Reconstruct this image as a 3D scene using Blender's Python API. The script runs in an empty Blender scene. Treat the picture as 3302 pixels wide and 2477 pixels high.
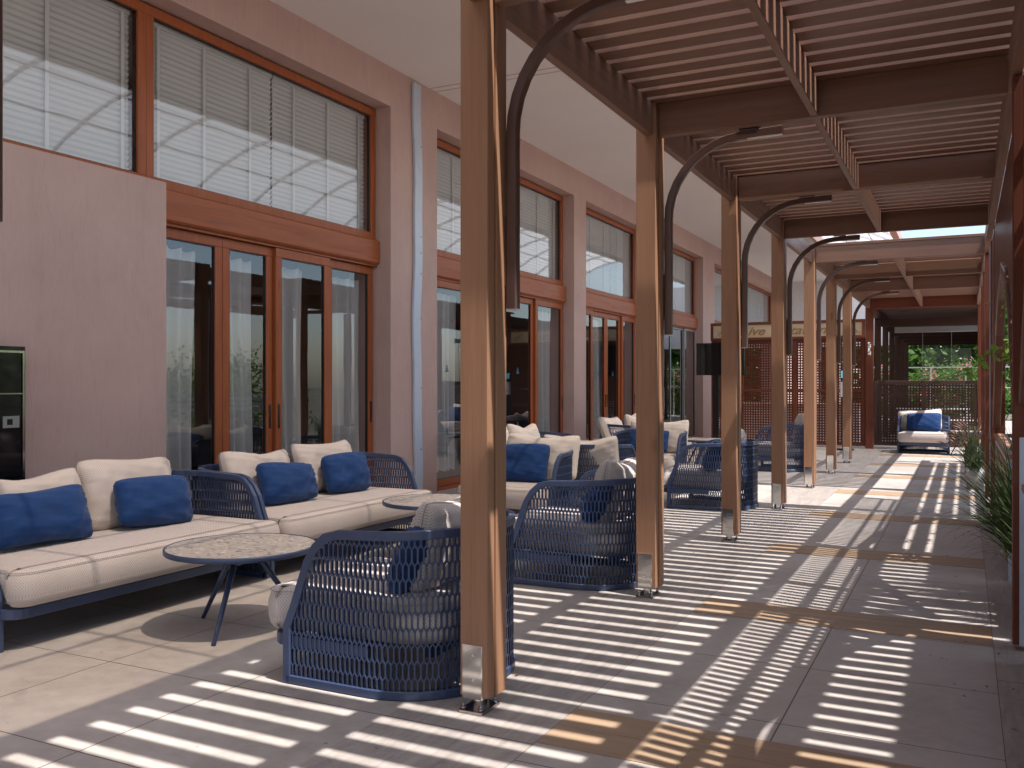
import bpy, math, random
from mathutils import Vector, Matrix, Quaternion
PI=math.pi; R=math.radians
S=bpy.context.scene; C=S.collection
# ---------------------------------------------------------------- camera, sky, sun, exposure
cam=bpy.data.cameras.new('camera'); co=bpy.data.objects.new('camera',cam); C.objects.link(co)
co.location=(0,0,1.4); co.rotation_euler=(R(90),0,R(26.5)); cam.sensor_width=36; cam.lens=31.94; cam.clip_end=2000; cam.clip_start=.05
S.camera=co
SUN=Vector((.46,-.085,1)).normalized()
W=bpy.data.worlds.new('World'); S.world=W; W.use_nodes=True
wn=W.node_tree.nodes; wl=W.node_tree.links
sk=wn.new('ShaderNodeTexSky'); sk.sky_type='NISHITA'; sk.sun_disc=False
sk.sun_elevation=math.asin(SUN.z); sk.sun_rotation=math.atan2(SUN.x,SUN.y); sk.dust_density=1.5
wl.new(sk.outputs[0],wn['Background'].inputs[0]); wn['Background'].inputs[1].default_value=.15
sl=bpy.data.lights.new('sun','SUN'); sl.energy=4.7; sl.angle=R(.53); sl.color=(1,.955,.905)
so=bpy.data.objects.new('sun',sl); C.objects.link(so); so.rotation_euler=SUN.to_track_quat('Z','Y').to_euler(); so.location=(6,-2,12)
S.view_settings.view_transform='Standard'; S.view_settings.look='None'; S.view_settings.gamma=1; S.view_settings.exposure=.92
S.cycles.max_bounces=10; S.cycles.transparent_max_bounces=16; S.cycles.diffuse_bounces=7
random.seed(4)
# ---------------------------------------------------------------- materials
def srgb(r,g,b):
    f=lambda c:(c/12.92 if c<=.04045 else ((c+.055)/1.055)**2.4)
    return (f(r/255),f(g/255),f(b/255),1)
class N:
    def __init__(s,name):
        s.m=bpy.data.materials.new(name); s.m.use_nodes=True; s.t=s.m.node_tree; s.n=s.t.nodes; s.l=s.t.links
        s.b=s.n['Principled BSDF']; s.out=s.n['Material Output']
    def new(s,ty,**k):
        x=s.n.new('ShaderNode'+ty)
        for a,v in k.items(): setattr(x,a,v)
        return x
    def lk(s,a,b): s.l.new(a,b)
    def math(s,op,a,b=None,c=None):
        x=s.new('Math',operation=op)
        for i,v in enumerate((a,b,c)):
            if v is None: continue
            if hasattr(v,'is_linked') or hasattr(v,'links'): s.lk(v,x.inputs[i])
            else: x.inputs[i].default_value=v
        return x.outputs[0]
    def coord(s,scale=(1,1,1),kind='Object',rot=(0,0,0)):
        t=s.new('TexCoord'); m=s.new('Mapping'); m.inputs['Scale'].default_value=scale; m.inputs['Rotation'].default_value=rot
        s.lk(t.outputs[kind],m.inputs[0]); return m.outputs[0]
    def noise(s,v,scale,detail=6,rough=.6,dist=0):
        x=s.new('TexNoise'); x.inputs['Scale'].default_value=scale; x.inputs['Detail'].default_value=detail
        x.inputs['Roughness'].default_value=rough; x.inputs['Distortion'].default_value=dist; s.lk(v,x.inputs['Vector']); return x.outputs['Fac']
    def ramp(s,f,stops):
        x=s.new('ValToRGB'); e=x.color_ramp.elements
        while len(e)<len(stops): e.new(.5)
        for i,(p,c) in enumerate(stops): e[i].position=p; e[i].color=c if len(c)==4 else (*c,1)
        s.lk(f,x.inputs[0]); return x.outputs[0]
    def mix(s,f,a,b,mode='MIX'):
        x=s.new('Mix',data_type='RGBA',blend_type=mode)
        for i,v in ((0,f),(6,a),(7,b)):
            if hasattr(v,'links'): s.lk(v,x.inputs[i])
            else: x.inputs[i].default_value=v
        return x.outputs[2]
    def bump(s,h,st=.3,d=.01):
        x=s.new('Bump'); x.inputs['Strength'].default_value=st; x.inputs['Distance'].default_value=d
        s.lk(h,x.inputs['Height']); s.lk(x.outputs[0],s.b.inputs['Normal'])
    def col(s,c):
        if hasattr(c,'links'): s.lk(c,s.b.inputs['Base Color'])
        else: s.b.inputs['Base Color'].default_value=c
    def setp(s,rough=.5,metal=0,spec=None):
        s.b.inputs['Roughness'].default_value=rough; s.b.inputs['Metallic'].default_value=metal
        if spec is not None: s.b.inputs['Specular IOR Level'].default_value=spec
M={}
def c3(c,k): return (c[0]*k,c[1]*k,c[2]*k,1)
def wood(name,c,axis,rough=.5,contrast=.25,spec=.4,fine=60):
    n=N(name); sc={'x':(1,14,14),'y':(14,1,14),'z':(14,14,1)}[axis]
    v=n.coord(sc); a=n.noise(v,1.6,8,.65,.6); v2=n.coord(tuple(k*4 if k>1 else .7 for k in sc)); b=n.noise(v2,fine/24,4,.6)
    v3=n.coord((1,1,1)); big=n.noise(v3,.9,3,.5)
    k=n.math('ADD',n.math('MULTIPLY',a,.55),n.math('ADD',n.math('MULTIPLY',b,.25),n.math('MULTIPLY',big,.2)))
    colr=n.ramp(k,[(.33,c3(c,1-contrast)),(.52,c),(.7,c3(c,1+contrast*.6))])
    sk_=n.noise(n.coord(tuple(q*.8 if q>1 else .35 for q in sc)),2.3,7,.75,.3); colr=n.mix(n.math('MULTIPLY',n.ramp(sk_,[(.54,(0,0,0)),(.70,(1,1,1))]),.34),colr,c3(c,.55))
    kn=n.new('TexVoronoi'); kn.inputs['Scale'].default_value=.95; n.lk(n.coord(tuple(3.2 if q>1 else 1 for q in sc)),kn.inputs['Vector']); colr=n.mix(n.math('MULTIPLY',n.ramp(kn.outputs['Distance'],[(.03,(1,1,1)),(.085,(0,0,0))]),.55),colr,c3(c,.35))
    n.col(colr); n.lk(n.ramp(sk_,[(.3,(rough-.08,)*3),(.7,(min(1,rough+.15),)*3)]),n.b.inputs['Roughness']); n.b.inputs['Specular IOR Level'].default_value=spec
    n.bump(b,.12,.002); M[name]=n.m; return n.m
BR=(.335,.178,.104,1)
for ax in 'xyz': wood('pergola_wood_'+ax,BR,ax,.48,.2,.22)
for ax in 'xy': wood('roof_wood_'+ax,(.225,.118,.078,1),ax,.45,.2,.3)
RED=(.165,.048,.026,1)
for ax in 'xyz': wood('red_wood_'+ax,RED,ax,.5,.25,.25)

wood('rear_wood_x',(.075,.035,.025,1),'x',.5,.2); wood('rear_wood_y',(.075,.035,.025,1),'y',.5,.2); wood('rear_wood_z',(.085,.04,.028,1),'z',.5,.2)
FR=(.34,.092,.030,1)
for ax in 'yz': wood('frame_wood_'+ax,FR,ax,.38,.32,.3,40)
wood('oak_plank',(.36,.25,.165,1),'x',.5,.22,.3)
wood('screen_wood',(.15,.062,.044,1),'z',.3,.2,.5)
def plain(name,c,rough=.5,metal=0,spec=.5,noise=.06,sc=8,bump=0,bs=200):
    n=N(name); v=n.coord(); a=n.noise(v,sc,5)
    n.col(n.ramp(a,[(.3,c3(c,1-noise)),(.7,c3(c,1+noise))])); n.setp(rough,metal,spec)
    if bump: n.bump(n.noise(v,bs,3),bump,.003)
    M[name]=n.m; return n.m
plain('navy_metal',(.040,.059,.122,1),.36,0,.5,.05)
plain('navy_dark',(.035,.05,.10,1),.4)
plain('steel',(.72,.70,.67,1),.12,1,.5,.08,20)
plain('dark_steel',(.34,.31,.29,1),.28,1)
plain('arm_metal',(.105,.052,.04,1),.35,0,.5,.05)
plain('black',(.012,.012,.014,1),.25)
plain('black_gloss',(.008,.008,.01,1),.06,0,.6)
plain('white_paint',(.72,.72,.74,1),.4)
plain('blue_white',(.50,.56,.66,1),.35,0,.5,.04)
plain('pale_wall',(.72,.70,.70,1),.8)
plain('soffit',(.80,.765,.755,1),.85,0,.2,.025,.7)
plain('grey_alu',(.36,.36,.37,1),.35,.6)
plain('rubber',(.01,.01,.01,1),.4)
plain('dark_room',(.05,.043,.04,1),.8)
plain('room_floor',(.12,.10,.085,1),.35)
plain('led',(.8,.8,.78,1),.4)
plain('teal',(.03,.13,.2,1),.5)
plain('soil',(.05,.035,.025,1),.95,0,.1,.3,30)
plain('stem',(.16,.12,.05,1),.8)
plain('pot',(.42,.40,.39,1),.7)
plain('plaster_trim',(.50,.36,.33,1),.8)
def wallmat():
    n=N('pink_plaster'); v=n.coord((1,1,.22)); a=n.noise(v,75,4,.7); b=n.noise(n.coord(),1.2,4,.6); c=n.noise(n.coord((1,1,.12)),26,3,.7)
    base=n.ramp(b,[(.3,(.50,.345,.305,1)),(.7,(.56,.395,.35,1))]); st=n.ramp(n.noise(n.coord((1,1,.35)),2.6,6,.7,.8),[(.5,(0,0,0)),(.75,(1,1,1))]); base=n.mix(n.math('MULTIPLY',st,.30),base,(.40,.275,.245,1))
    n.col(n.mix(n.math('MULTIPLY',n.ramp(c,[(.56,(0,0,0)),(.72,(1,1,1))]),.16),base,(.30,.19,.17,1))); n.setp(.85,0,.2)
    n.bump(n.math('ADD',a,n.math('MULTIPLY',c,1.3)),.75,.006); M['wall']=n.m
wallmat()
def floormat(name,kind):
    n=N(name); tc=n.new('TexCoord'); sp=n.new('SeparateXYZ'); n.lk(tc.outputs['Object'],sp.inputs[0]); X,Y=sp.outputs[0],sp.outputs[1]
    def line(c,off,per,w=.003):
        f=n.math('FRACT',n.math('DIVIDE',n.math('SUBTRACT',c,off),per)); d=n.math('MULTIPLY',n.math('MINIMUM',f,n.math('SUBTRACT',1,f)),per)
        return n.math('LESS_THAN',d,w)
    def cell(c,off,per): return n.math('FLOOR',n.math('DIVIDE',n.math('SUBTRACT',c,off),per))
    v=tc.outputs['Object']; big=n.noise(v,1.3,5,.6,.4); mid=n.noise(v,9,7,.7,.3); fine=n.noise(v,120,3,.7)
    if kind=='tile':  px,ox,py,oy=.838,-2.185,.836,3.195
    elif kind=='run': px,ox,py,oy=.82,.137,.811,3.85-.008
    else: px,ox,py,oy=2.0,-1.5,1.672,3.195
    lx=line(X,ox,px); ly=line(Y,oy,py); ln=n.math('MAXIMUM',lx,ly)
    cx,cy=cell(X,ox,px),cell(Y,oy,py); cmb=n.new('CombineXYZ'); n.lk(cx,cmb.inputs[0]); n.lk(cy,cmb.inputs[1])
    wh=n.new('TexWhiteNoise'); n.lk(cmb.outputs[0],wh.inputs[0])
    if kind=='tile': col=n.ramp(n.math('ADD',n.math('MULTIPLY',big,.55),n.math('MULTIPLY',mid,.45)),[(.36,(.335,.292,.265,1)),(.5,(.43,.385,.352,1)),(.66,(.52,.47,.435,1))])
    elif kind=='plank':
        st=n.noise(n.coord((9,1,1)),2.2,8,.75,.5)
        k=n.math('ADD',n.math('MULTIPLY',st,.8),n.math('MULTIPLY',mid,.2)); col=n.ramp(k,[(.34,(.235,.205,.188,1)),(.5,(.345,.305,.28,1)),(.68,(.47,.425,.39,1))])
    else:
        k=n.math('ADD',n.math('MULTIPLY',big,.55),n.math('MULTIPLY',mid,.45)); col=n.ramp(k,[(.34,(.325,.287,.262,1)),(.5,(.43,.387,.358,1)),(.68,(.52,.475,.44,1))])
    # cloudy veins and dark specks of the stone-look porcelain
    vein=n.noise(n.coord((1.0,2.4,1)),3.4,9,.72,2.2); vm=n.ramp(vein,[(.44,(0,0,0)),(.5,(1,1,1)),(.56,(0,0,0))])
    col=n.mix(n.math('MULTIPLY',vm,.16),col,(.56,.52,.49,1))
    vo=n.new('TexVoronoi'); vo.inputs['Scale'].default_value=5.5; n.lk(v,vo.inputs['Vector'])
    spk=n.math('MULTIPLY',n.math('LESS_THAN',vo.outputs['Distance'],.045),n.math('GREATER_THAN',mid,.5)); col=n.mix(n.math('MULTIPLY',spk,.65),col,(.12,.09,.07,1))
    col=n.mix(n.math('MULTIPLY',n.math('SUBTRACT',wh.outputs[0],.5),.16),col,(.22,.19,.17,1))
    stain=n.ramp(n.noise(v,.75,5,.65,.8),[(.5,(0,0,0)),(.72,(1,1,1))]); col=n.mix(n.math('MULTIPLY',stain,.22),col,(.25,.21,.185,1))
    col=n.mix(ln,col,(.07,.055,.05,1)); n.col(col)
    n.lk(n.ramp(mid,[(.3,(.34,.34,.34)),(.7,(.55,.55,.55))]),n.b.inputs['Roughness']); n.b.inputs['Specular IOR Level'].default_value=.35
    n.bump(n.math('SUBTRACT',n.math('MULTIPLY',fine,.4),n.math('MULTIPLY',ln,2)),.25,.002); M[name]=n.m
floormat('tile_left','tile'); floormat('tile_run','run'); floormat('tile_plank','plank')
def fabric(name,c,dots=True,dark=.55,pitch=.0105,rough=.9,sheen=.2):
    n=N(name); uv=n.new('TexCoord').outputs['UV']; mp=n.new('Mapping'); mp.inputs['Rotation'].default_value=(0,0,R(45)); mp.inputs['Scale'].default_value=(1/pitch,)*3
    n.lk(uv,mp.inputs[0]); v=n.coord(); big=n.noise(v,3,4)
    col=n.ramp(big,[(.3,c3(c,.93)),(.7,c3(c,1.05))])
    if dots:
        vo=n.new('TexVoronoi',voronoi_dimensions='2D'); vo.inputs['Randomness'].default_value=0; vo.inputs['Scale'].default_value=1; n.lk(mp.outputs[0],vo.inputs['Vector'])
        k=n.ramp(vo.outputs['Distance'],[(.22,(1,1,1)),(.34,(0,0,0))]); col=n.mix(k,col,c3(c,dark)); n.bump(n.math('SUBTRACT',1,k),.3,.002)
    else:
        n.bump(n.math('ADD',n.noise(v,9,4,.6,1.0),n.math('MULTIPLY',n.noise(v,700,2),.05)),.45,.012)
    n.col(col); n.setp(rough,0,.15); n.b.inputs['Sheen Weight'].default_value=sheen; M[name]=n.m
fabric('beige_fabric',(.52,.455,.425,1),dark=.62); fabric('cream_fabric',(.58,.515,.465,1),False)
fabric('blue_fabric',(.009,.039,.138,1),False,rough=.75,sheen=.15)
def terr():
    n=N('terrazzo'); v=n.coord(); vo=n.new('TexVoronoi'); vo.inputs['Scale'].default_value=52; n.lk(v,vo.inputs['Vector'])
    vo2=n.new('TexVoronoi',feature='DISTANCE_TO_EDGE'); vo2.inputs['Scale'].default_value=52; n.lk(v,vo2.inputs['Vector'])
    sp=n.new('SeparateColor'); n.lk(vo.outputs['Color'],sp.inputs[0])
    chip=n.ramp(sp.outputs[0],[(.1,(.22,.215,.21,1)),(.3,(.56,.50,.44,1)),(.5,(.36,.32,.29,1)),(.7,(.64,.59,.54,1)),(.9,(.17,.175,.19,1))])
    e=n.math('LESS_THAN',vo2.outputs[0],.09); base=n.ramp(n.noise(v,40,6),[(.3,(.36,.32,.29,1)),(.7,(.50,.45,.41,1))])
    use=n.math('MAXIMUM',e,0) if False else n.math('LESS_THAN',sp.outputs[1],.55); n.col(n.mix(use,chip,base)); n.setp(.35); M['terrazzo']=n.m
terr()
def glassmat(name,tint=(.97,.98,.99,1),ior=.11,haze=0):
    n=N(name); n.n.remove(n.b); tr=n.new('BsdfTransparent'); tr.inputs[0].default_value=tint; gl=n.new('BsdfGlossy'); gl.inputs['Roughness'].default_value=.0; gl.inputs[0].default_value=(.95,.97,1,1)
    nz=n.noise(n.coord((1,.6,.6)),1.5,2); bp=n.new('Bump'); bp.inputs['Strength'].default_value=.06; bp.inputs['Distance'].default_value=.02; n.lk(nz,bp.inputs['Height']); n.lk(bp.outputs[0],gl.inputs['Normal'])
    ge=n.new('NewGeometry'); dt=n.new('VectorMath',operation='DOT_PRODUCT'); n.lk(ge.outputs['Normal'],dt.inputs[0]); n.lk(ge.outputs['Incoming'],dt.inputs[1]); cs=n.math('ABSOLUTE',dt.outputs['Value']); f=n.math('ADD',ior,n.math('MULTIPLY',n.math('POWER',n.math('SUBTRACT',1,cs),4.2),1-ior))
    mx=n.new('MixShader'); n.lk(f,mx.inputs[0]); n.lk(tr.outputs[0],mx.inputs[1]); n.lk(gl.outputs[0],mx.inputs[2]); n.lk(mx.outputs[0],n.out.inputs[0]); M[name]=n.m
glassmat('glass'); glassmat('far_glass',(.98,.98,.98,1),.03); glassmat('window_glass',(.97,.98,.99,1),.10)
def sheer(name,c,alpha):
    n=N(name); n.n.remove(n.b); tr=n.new('BsdfTransparent'); df=n.new('BsdfDiffuse'); df.inputs[0].default_value=c; tl=n.new('BsdfTranslucent'); tl.inputs[0].default_value=c
    a=n.new('MixShader'); a.inputs[0].default_value=.35; n.lk(df.outputs[0],a.inputs[1]); n.lk(tl.outputs[0],a.inputs[2])
    b=n.new('MixShader'); b.inputs[0].default_value=alpha; n.lk(tr.outputs[0],b.inputs[1]); n.lk(a.outputs[0],b.inputs[2]); n.lk(b.outputs[0],n.out.inputs[0]); M[name]=n.m
sheer('curtain',(.62,.61,.59,1),.90)
def polyc():
    n=N('polycarbonate'); n.n.remove(n.b); tr=n.new('BsdfTransparent'); tr.inputs[0].default_value=(1,.87,.72,1)
    tl=n.new('BsdfTranslucent'); tl.inputs[0].default_value=(.82,.82,.82,1); df=n.new('BsdfDiffuse'); df.inputs[0].default_value=(.7,.72,.74,1)
    a=n.new('MixShader'); a.inputs[0].default_value=.62; n.lk(df.outputs[0],a.inputs[1]); n.lk(tl.outputs[0],a.inputs[2])
    b=n.new('MixShader'); b.inputs[0].default_value=.74; n.lk(tr.outputs[0],b.inputs[1]); n.lk(a.outputs[0],b.inputs[2]); n.lk(b.outputs[0],n.out.inputs[0]); M['poly']=n.m
polyc()
def blindmat():
    n=N('blind'); n.col((.50,.50,.49,1)); n.setp(.6); M['blind']=n.m
blindmat()
def leafmat(name,c,c2):
    n=N(name); v=n.coord(); r=n.new('ObjectInfo'); k=n.noise(v,6,3); n.col(n.ramp(k,[(.35,c),(.65,c2)])); n.setp(.6,0,.2)
    n.b.inputs['Transmission Weight'].default_value=0
    tl=n.new('BsdfTranslucent'); tl.inputs[0].default_value=c3(c2,1.2); mx=n.new('MixShader'); mx.inputs[0].default_value=.35
    n.lk(n.b.outputs[0],mx.inputs[1]); n.lk(tl.outputs[0],mx.inputs[2]); n.lk(mx.outputs[0],n.out.inputs[0]); M[name]=n.m
leafmat('leaf',(.04,.09,.02,1),(.10,.20,.04,1)); leafmat('leaf_bright',(.10,.20,.03,1),(.20,.34,.05,1)); leafmat('grass',(.03,.055,.02,1),(.09,.13,.05,1)); leafmat('pink_petal',(.5,.10,.13,1),(.7,.25,.28,1)); leafmat('seed_head',(.28,.16,.13,1),(.42,.28,.22,1))
def emis(name,c,s):
    n=N(name); n.b.inputs['Emission Color'].default_value=c; n.b.inputs['Emission Strength'].default_value=s; n.col((0,0,0,1)); M[name]=n.m
emis('screen_glow',(.08,.35,.5,1),.8)
def signmat():
    n=N('sign_board'); v=n.coord((1,14,14)); n.col(n.ramp(n.noise(v,2,6),[(.3,(.58,.44,.28,1)),(.7,(.70,.55,.37,1))])); n.setp(.5); M['sign']=n.m
signmat(); plain('sign_ink',(.36,.21,.09,1),.6)
# ---------------------------------------------------------------- mesh helpers
class MB:
    def __init__(s): s.v=[]; s.f=[]; s.uv=[]; s.sm=[]
    def face(s,idx,uv=None,smooth=False): s.f.append(tuple(idx)); s.uv.append(uv); s.sm.append(smooth)
    def box(s,x0,x1,y0,y1,z0,z1):
        b=len(s.v); s.v+=[(x,y,z) for z in (z0,z1) for y in (y0,y1) for x in (x0,x1)]
        for q in ((0,2,3,1),(4,5,7,6),(0,1,5,4),(2,6,7,3),(0,4,6,2),(1,3,7,5)): s.face([b+i for i in q])
        return s
    def bbox(s,x0,x1,y0,y1,z0,z1,e=.004,ax='z'):
        # box whose long edges are chamfered
        if ax=='z': P=[(x0+e,y0),(x1-e,y0),(x1,y0+e),(x1,y1-e),(x1-e,y1),(x0+e,y1),(x0,y1-e),(x0,y0+e)]; g=lambda p,t:(p[0],p[1],t); a,b_=z0,z1
        elif ax=='x': P=[(y0+e,z0),(y1-e,z0),(y1,z0+e),(y1,z1-e),(y1-e,z1),(y0+e,z1),(y0,z1-e),(y0,z0+e)]; g=lambda p,t:(t,p[0],p[1]); a,b_=x0,x1
        else: P=[(x0+e,z0),(x1-e,z0),(x1,z0+e),(x1,z1-e),(x1-e,z1),(x0+e,z1),(x0,z1-e),(x0,z0+e)]; P=P[::-1]; g=lambda p,t:(p[0],t,p[1]); a,b_=y0,y1
        b=len(s.v); n=8; s.v+=[g(p,a) for p in P]+[g(p,b_) for p in P]
        for i in range(n): s.face([b+i,b+(i+1)%n,b+n+(i+1)%n,b+n+i])
        s.face([b+i for i in range(n)][::-1]); s.face([b+n+i for i in range(n)]); return s
    def grid(s,P,closeu=False,closev=False,smooth=True,uv=None):
        # P[i][j]
        b=len(s.v); n=len(P); m=len(P[0])
        for r in P: s.v+=[tuple(p) for p in r]
        for i in range(n if closeu else n-1):
            for j in range(m if closev else m-1):
                a=(i%n)*m+j; c=((i+1)%n)*m+j; d=((i+1)%n)*m+(j+1)%m; e=(i%n)*m+(j+1)%m
                u=None
                if uv: u=[uv[i][j],uv[(i+1)%n][j],uv[(i+1)%n][(j+1)%m],uv[i][(j+1)%m]]
                s.face([b+a,b+c,b+d,b+e],u,smooth)
        return s
    def sweep(s,pts,w,h,up=(0,0,1),closed=False,caps=True,smooth=False,round_=0,taper=None):
        # sweep rectangular (w across, h along 'up') or round section along pts
        pts=[Vector(p) for p in pts]; n=len(pts); rings=[]
        for i,p in enumerate(pts):
            a=pts[(i-1)%n] if (i or closed) else pts[i]; b=pts[(i+1)%n] if (i<n-1 or closed) else pts[i]
            t=(b-a).normalized(); U=Vector(up[i] if isinstance(up,list) else up); sd=t.cross(U)
            if sd.length<1e-4: sd=t.cross(Vector((1,0,0)))
            sd.normalize(); uu=sd.cross(t).normalized()
            k=1
            if 0<i<n-1 or closed:
                d1=(p-a).normalized() if a!=p else t; k=1/max(.6,abs(d1.dot(t)))
            ww=(w if taper is None else w*taper[i])/2; hh=(h if taper is None else h*taper[i])/2
            if round_: rings.append([p+sd*ww*math.cos(q)+uu*hh*math.sin(q) for q in [2*PI*j/round_ for j in range(round_)]])
            else:
                e=min(ww,hh)*.22
                rings.append([p+sd*x*k+uu*y for x,y in ((ww,-hh+e),(ww,hh-e),(ww-e,hh),(-ww+e,hh),(-ww,hh-e),(-ww,-hh+e),(-ww+e,-hh),(ww-e,-hh))])
        b=len(s.v); s.grid(rings,closeu=closed,closev=True,smooth=smooth or bool(round_)); m=len(rings[0])
        if caps and not closed: s.face([b+i for i in range(m)]); s.face([b+(n-1)*m+i for i in range(m)][::-1])
        return s
    def cyl(s,p0,p1,r0,r1=None,n=12): return s.sweep([p0,p1],2*r0,2*r0,up=(0,0,1) if abs(p0[2]-p1[2])<.9*(Vector(p0)-Vector(p1)).length else (1,0,0),round_=n,taper=[1,(r1 if r1 is not None else r0)/r0])
    def build(s,name,mat,parent=None,label=None):
        me=bpy.data.meshes.new(name); off=Vector(parent.location) if (parent is not None and parent.get('world_parts')) else Vector((0,0,0))
        if parent is not None and parent.parent is not None and parent.get('world_parts') is None and parent.get('_w') : off=Vector(parent['_w'])
        me.from_pydata([tuple(Vector(p)-off) for p in s.v],[],s.f)
        if any(s.uv):
            L=me.uv_layers.new(name='UVMap'); k=0
            for fi,f in enumerate(s.f):
                for j in range(len(f)):
                    if s.uv[fi]: L.data[k].uv=s.uv[fi][j]
                    k+=1
        me.polygons.foreach_set('use_smooth',s.sm); me.materials.append(M[mat] if isinstance(mat,str) else mat); me.validate(); me.update()
        o=bpy.data.objects.new(name,me); C.objects.link(o)
        if parent is not None:
            o.parent=parent
            if parent.get('world_parts'): o['_w']=tuple(parent.location)
            elif parent.get('_w'): o['_w']=tuple(parent['_w'])
        if label: o['label']=label
        return o
def tag(o,label=None,cat=None,group=None,kind=None):
    if label: o['label']=label
    if cat: o['category']=cat
    if group: o['group']=group
    if kind: o['kind']=kind
    return o
def thing(name,loc,label,cat,group=None,rz=0,world=False):
    o=bpy.data.objects.new(name,None); C.objects.link(o); o.location=loc; o.rotation_euler=(0,0,rz); o.empty_display_size=.2
    if world: o['world_parts']=1
    return tag(o,label,cat,group)
def struct(name,mb,mat): return tag(mb.build(name,mat),kind='structure')
def copy_tree(o,parent=None):
    c=o.copy(); C.objects.link(c); c.parent=parent
    for ch in o.children: copy_tree(ch,c)
    return c
def arc(cx,cy,r,a0,a1,n): return [(cx+r*math.cos(a0+(a1-a0)*i/n),cy+r*math.sin(a0+(a1-a0)*i/n)) for i in range(n+1)]
# ---------------------------------------------------------------- ground and floor
g=MB(); g.v=[(-400,-400,-.3),(400,-400,-.3),(400,400,-.3),(-400,400,-.3)]; g.face((0,1,2,3)); 
plain('ground_earth',(.13,.12,.09,1),.95,0,.1,.3,.5); struct('ground',g,'ground_earth')
struct('terrace_floor',MB().box(-6.6,-2.19,-6,40,-.25,0),'tile_left')
struct('terrace_floor',MB().box(-2.19,-1.5,-6,40,-.25,0),'tile_plank')
struct('terrace_floor',MB().box(-1.5,.137,-6,40,-.25,0),'tile_run')
struct('terrace_floor',MB().box(.137,.60,-6,40,-.25,0),'tile_plank')
struct('garden_path',MB().box(.6,3.1,-6,40,-.28,-.02),'tile_left')
k=-4
while 3.215+2.27*k<20.5:
    y=3.215+2.27*k; m=MB(); cut=-.94-.18*((k*7)%3)
    for (ya,yb,cx) in ((y,y+.205,None),(y+.208,y+.413,None)):
        cc=cut if ya==y else cut+1.15
        m.box(-1.495,cc-.0015,ya,yb,-.01,.0035); m.box(cc+.0015,.134,ya,yb,-.01,.0035)
    struct('wood_strip',m,'oak_plank'); k+=1
# ---------------------------------------------------------------- pergola
PY=[-1.22,1.04,3.40,5.735,8.08,10.42,12.72,14.9,17.05,20.98]   # front faces of the posts
per=thing('pergola',(-.8,3,0),'long brown timber pergola of posts, beams and flat roof slats over the walkway','pergola',world=True)
BZ0,BZ1=3.03,3.245
def post(y,mat='pergola_wood_z',par=per,base=True,x0=-1.945,zt=3.245):
    m=MB(); zb=.065 if base else 0
    m.bbox(x0,x0+.135,y,y+.058,zb,zt,.004); m.bbox(x0+.003,x0+.131,y+.058,y+.068,zb,zt-.05,.001); m.bbox(x0-.0,x0+.141,y+.068,y+.165,zb-.005,zt,.004)
    p=m.build('post',mat,par)
    if base:
        xa=x0+.012; e=MB(); e.bbox(xa,xa+.098,y-.006,y+.004,.055,.285,.003,'z')
        # bolts
        e.build('steel_plate','steel',p)
        for z in (.13,.235): MB().cyl((xa+.05,y-.014,z),(xa+.05,y-.004,z),.009,n=6).build('bolt','steel',p)
        f=MB(); f.bbox(x0+.045,x0+.085,y+.03,y+.11,.012,.075); f.build('steel_foot','steel',p)
        f=MB(); f.bbox(x0+.01,x0+.125,y-.035,y+.135,.001,.012)
        for dx in (.025,.11):
            for dy in (-.015,.115): f.cyl((x0+dx,y+dy,.012),(x0+dx,y+dy,.04),.005,n=8); f.cyl((x0+dx,y+dy,.012),(x0+dx,y+dy,.024),.011,n=6)
        f.build('base_plate','dark_steel',p)
    return p
for i,y in enumerate(PY[:-1]): post(y)
for i,y in enumerate(PY[:-1]):
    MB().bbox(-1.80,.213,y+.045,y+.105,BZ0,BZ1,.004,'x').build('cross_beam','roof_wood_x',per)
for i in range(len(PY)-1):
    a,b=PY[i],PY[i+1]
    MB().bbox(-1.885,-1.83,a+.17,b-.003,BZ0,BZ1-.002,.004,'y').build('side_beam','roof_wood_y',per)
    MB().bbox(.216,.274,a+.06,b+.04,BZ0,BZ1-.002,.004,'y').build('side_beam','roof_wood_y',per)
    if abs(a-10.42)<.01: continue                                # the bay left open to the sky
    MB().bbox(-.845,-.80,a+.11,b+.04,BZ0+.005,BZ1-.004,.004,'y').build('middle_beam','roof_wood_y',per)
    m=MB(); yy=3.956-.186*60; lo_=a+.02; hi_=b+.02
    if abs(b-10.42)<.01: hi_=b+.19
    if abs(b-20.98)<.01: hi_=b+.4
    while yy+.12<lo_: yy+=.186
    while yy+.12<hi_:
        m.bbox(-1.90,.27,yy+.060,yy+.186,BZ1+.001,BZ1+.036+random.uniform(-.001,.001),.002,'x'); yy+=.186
    m.build('roof_slats','roof_wood_x',per)
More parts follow.
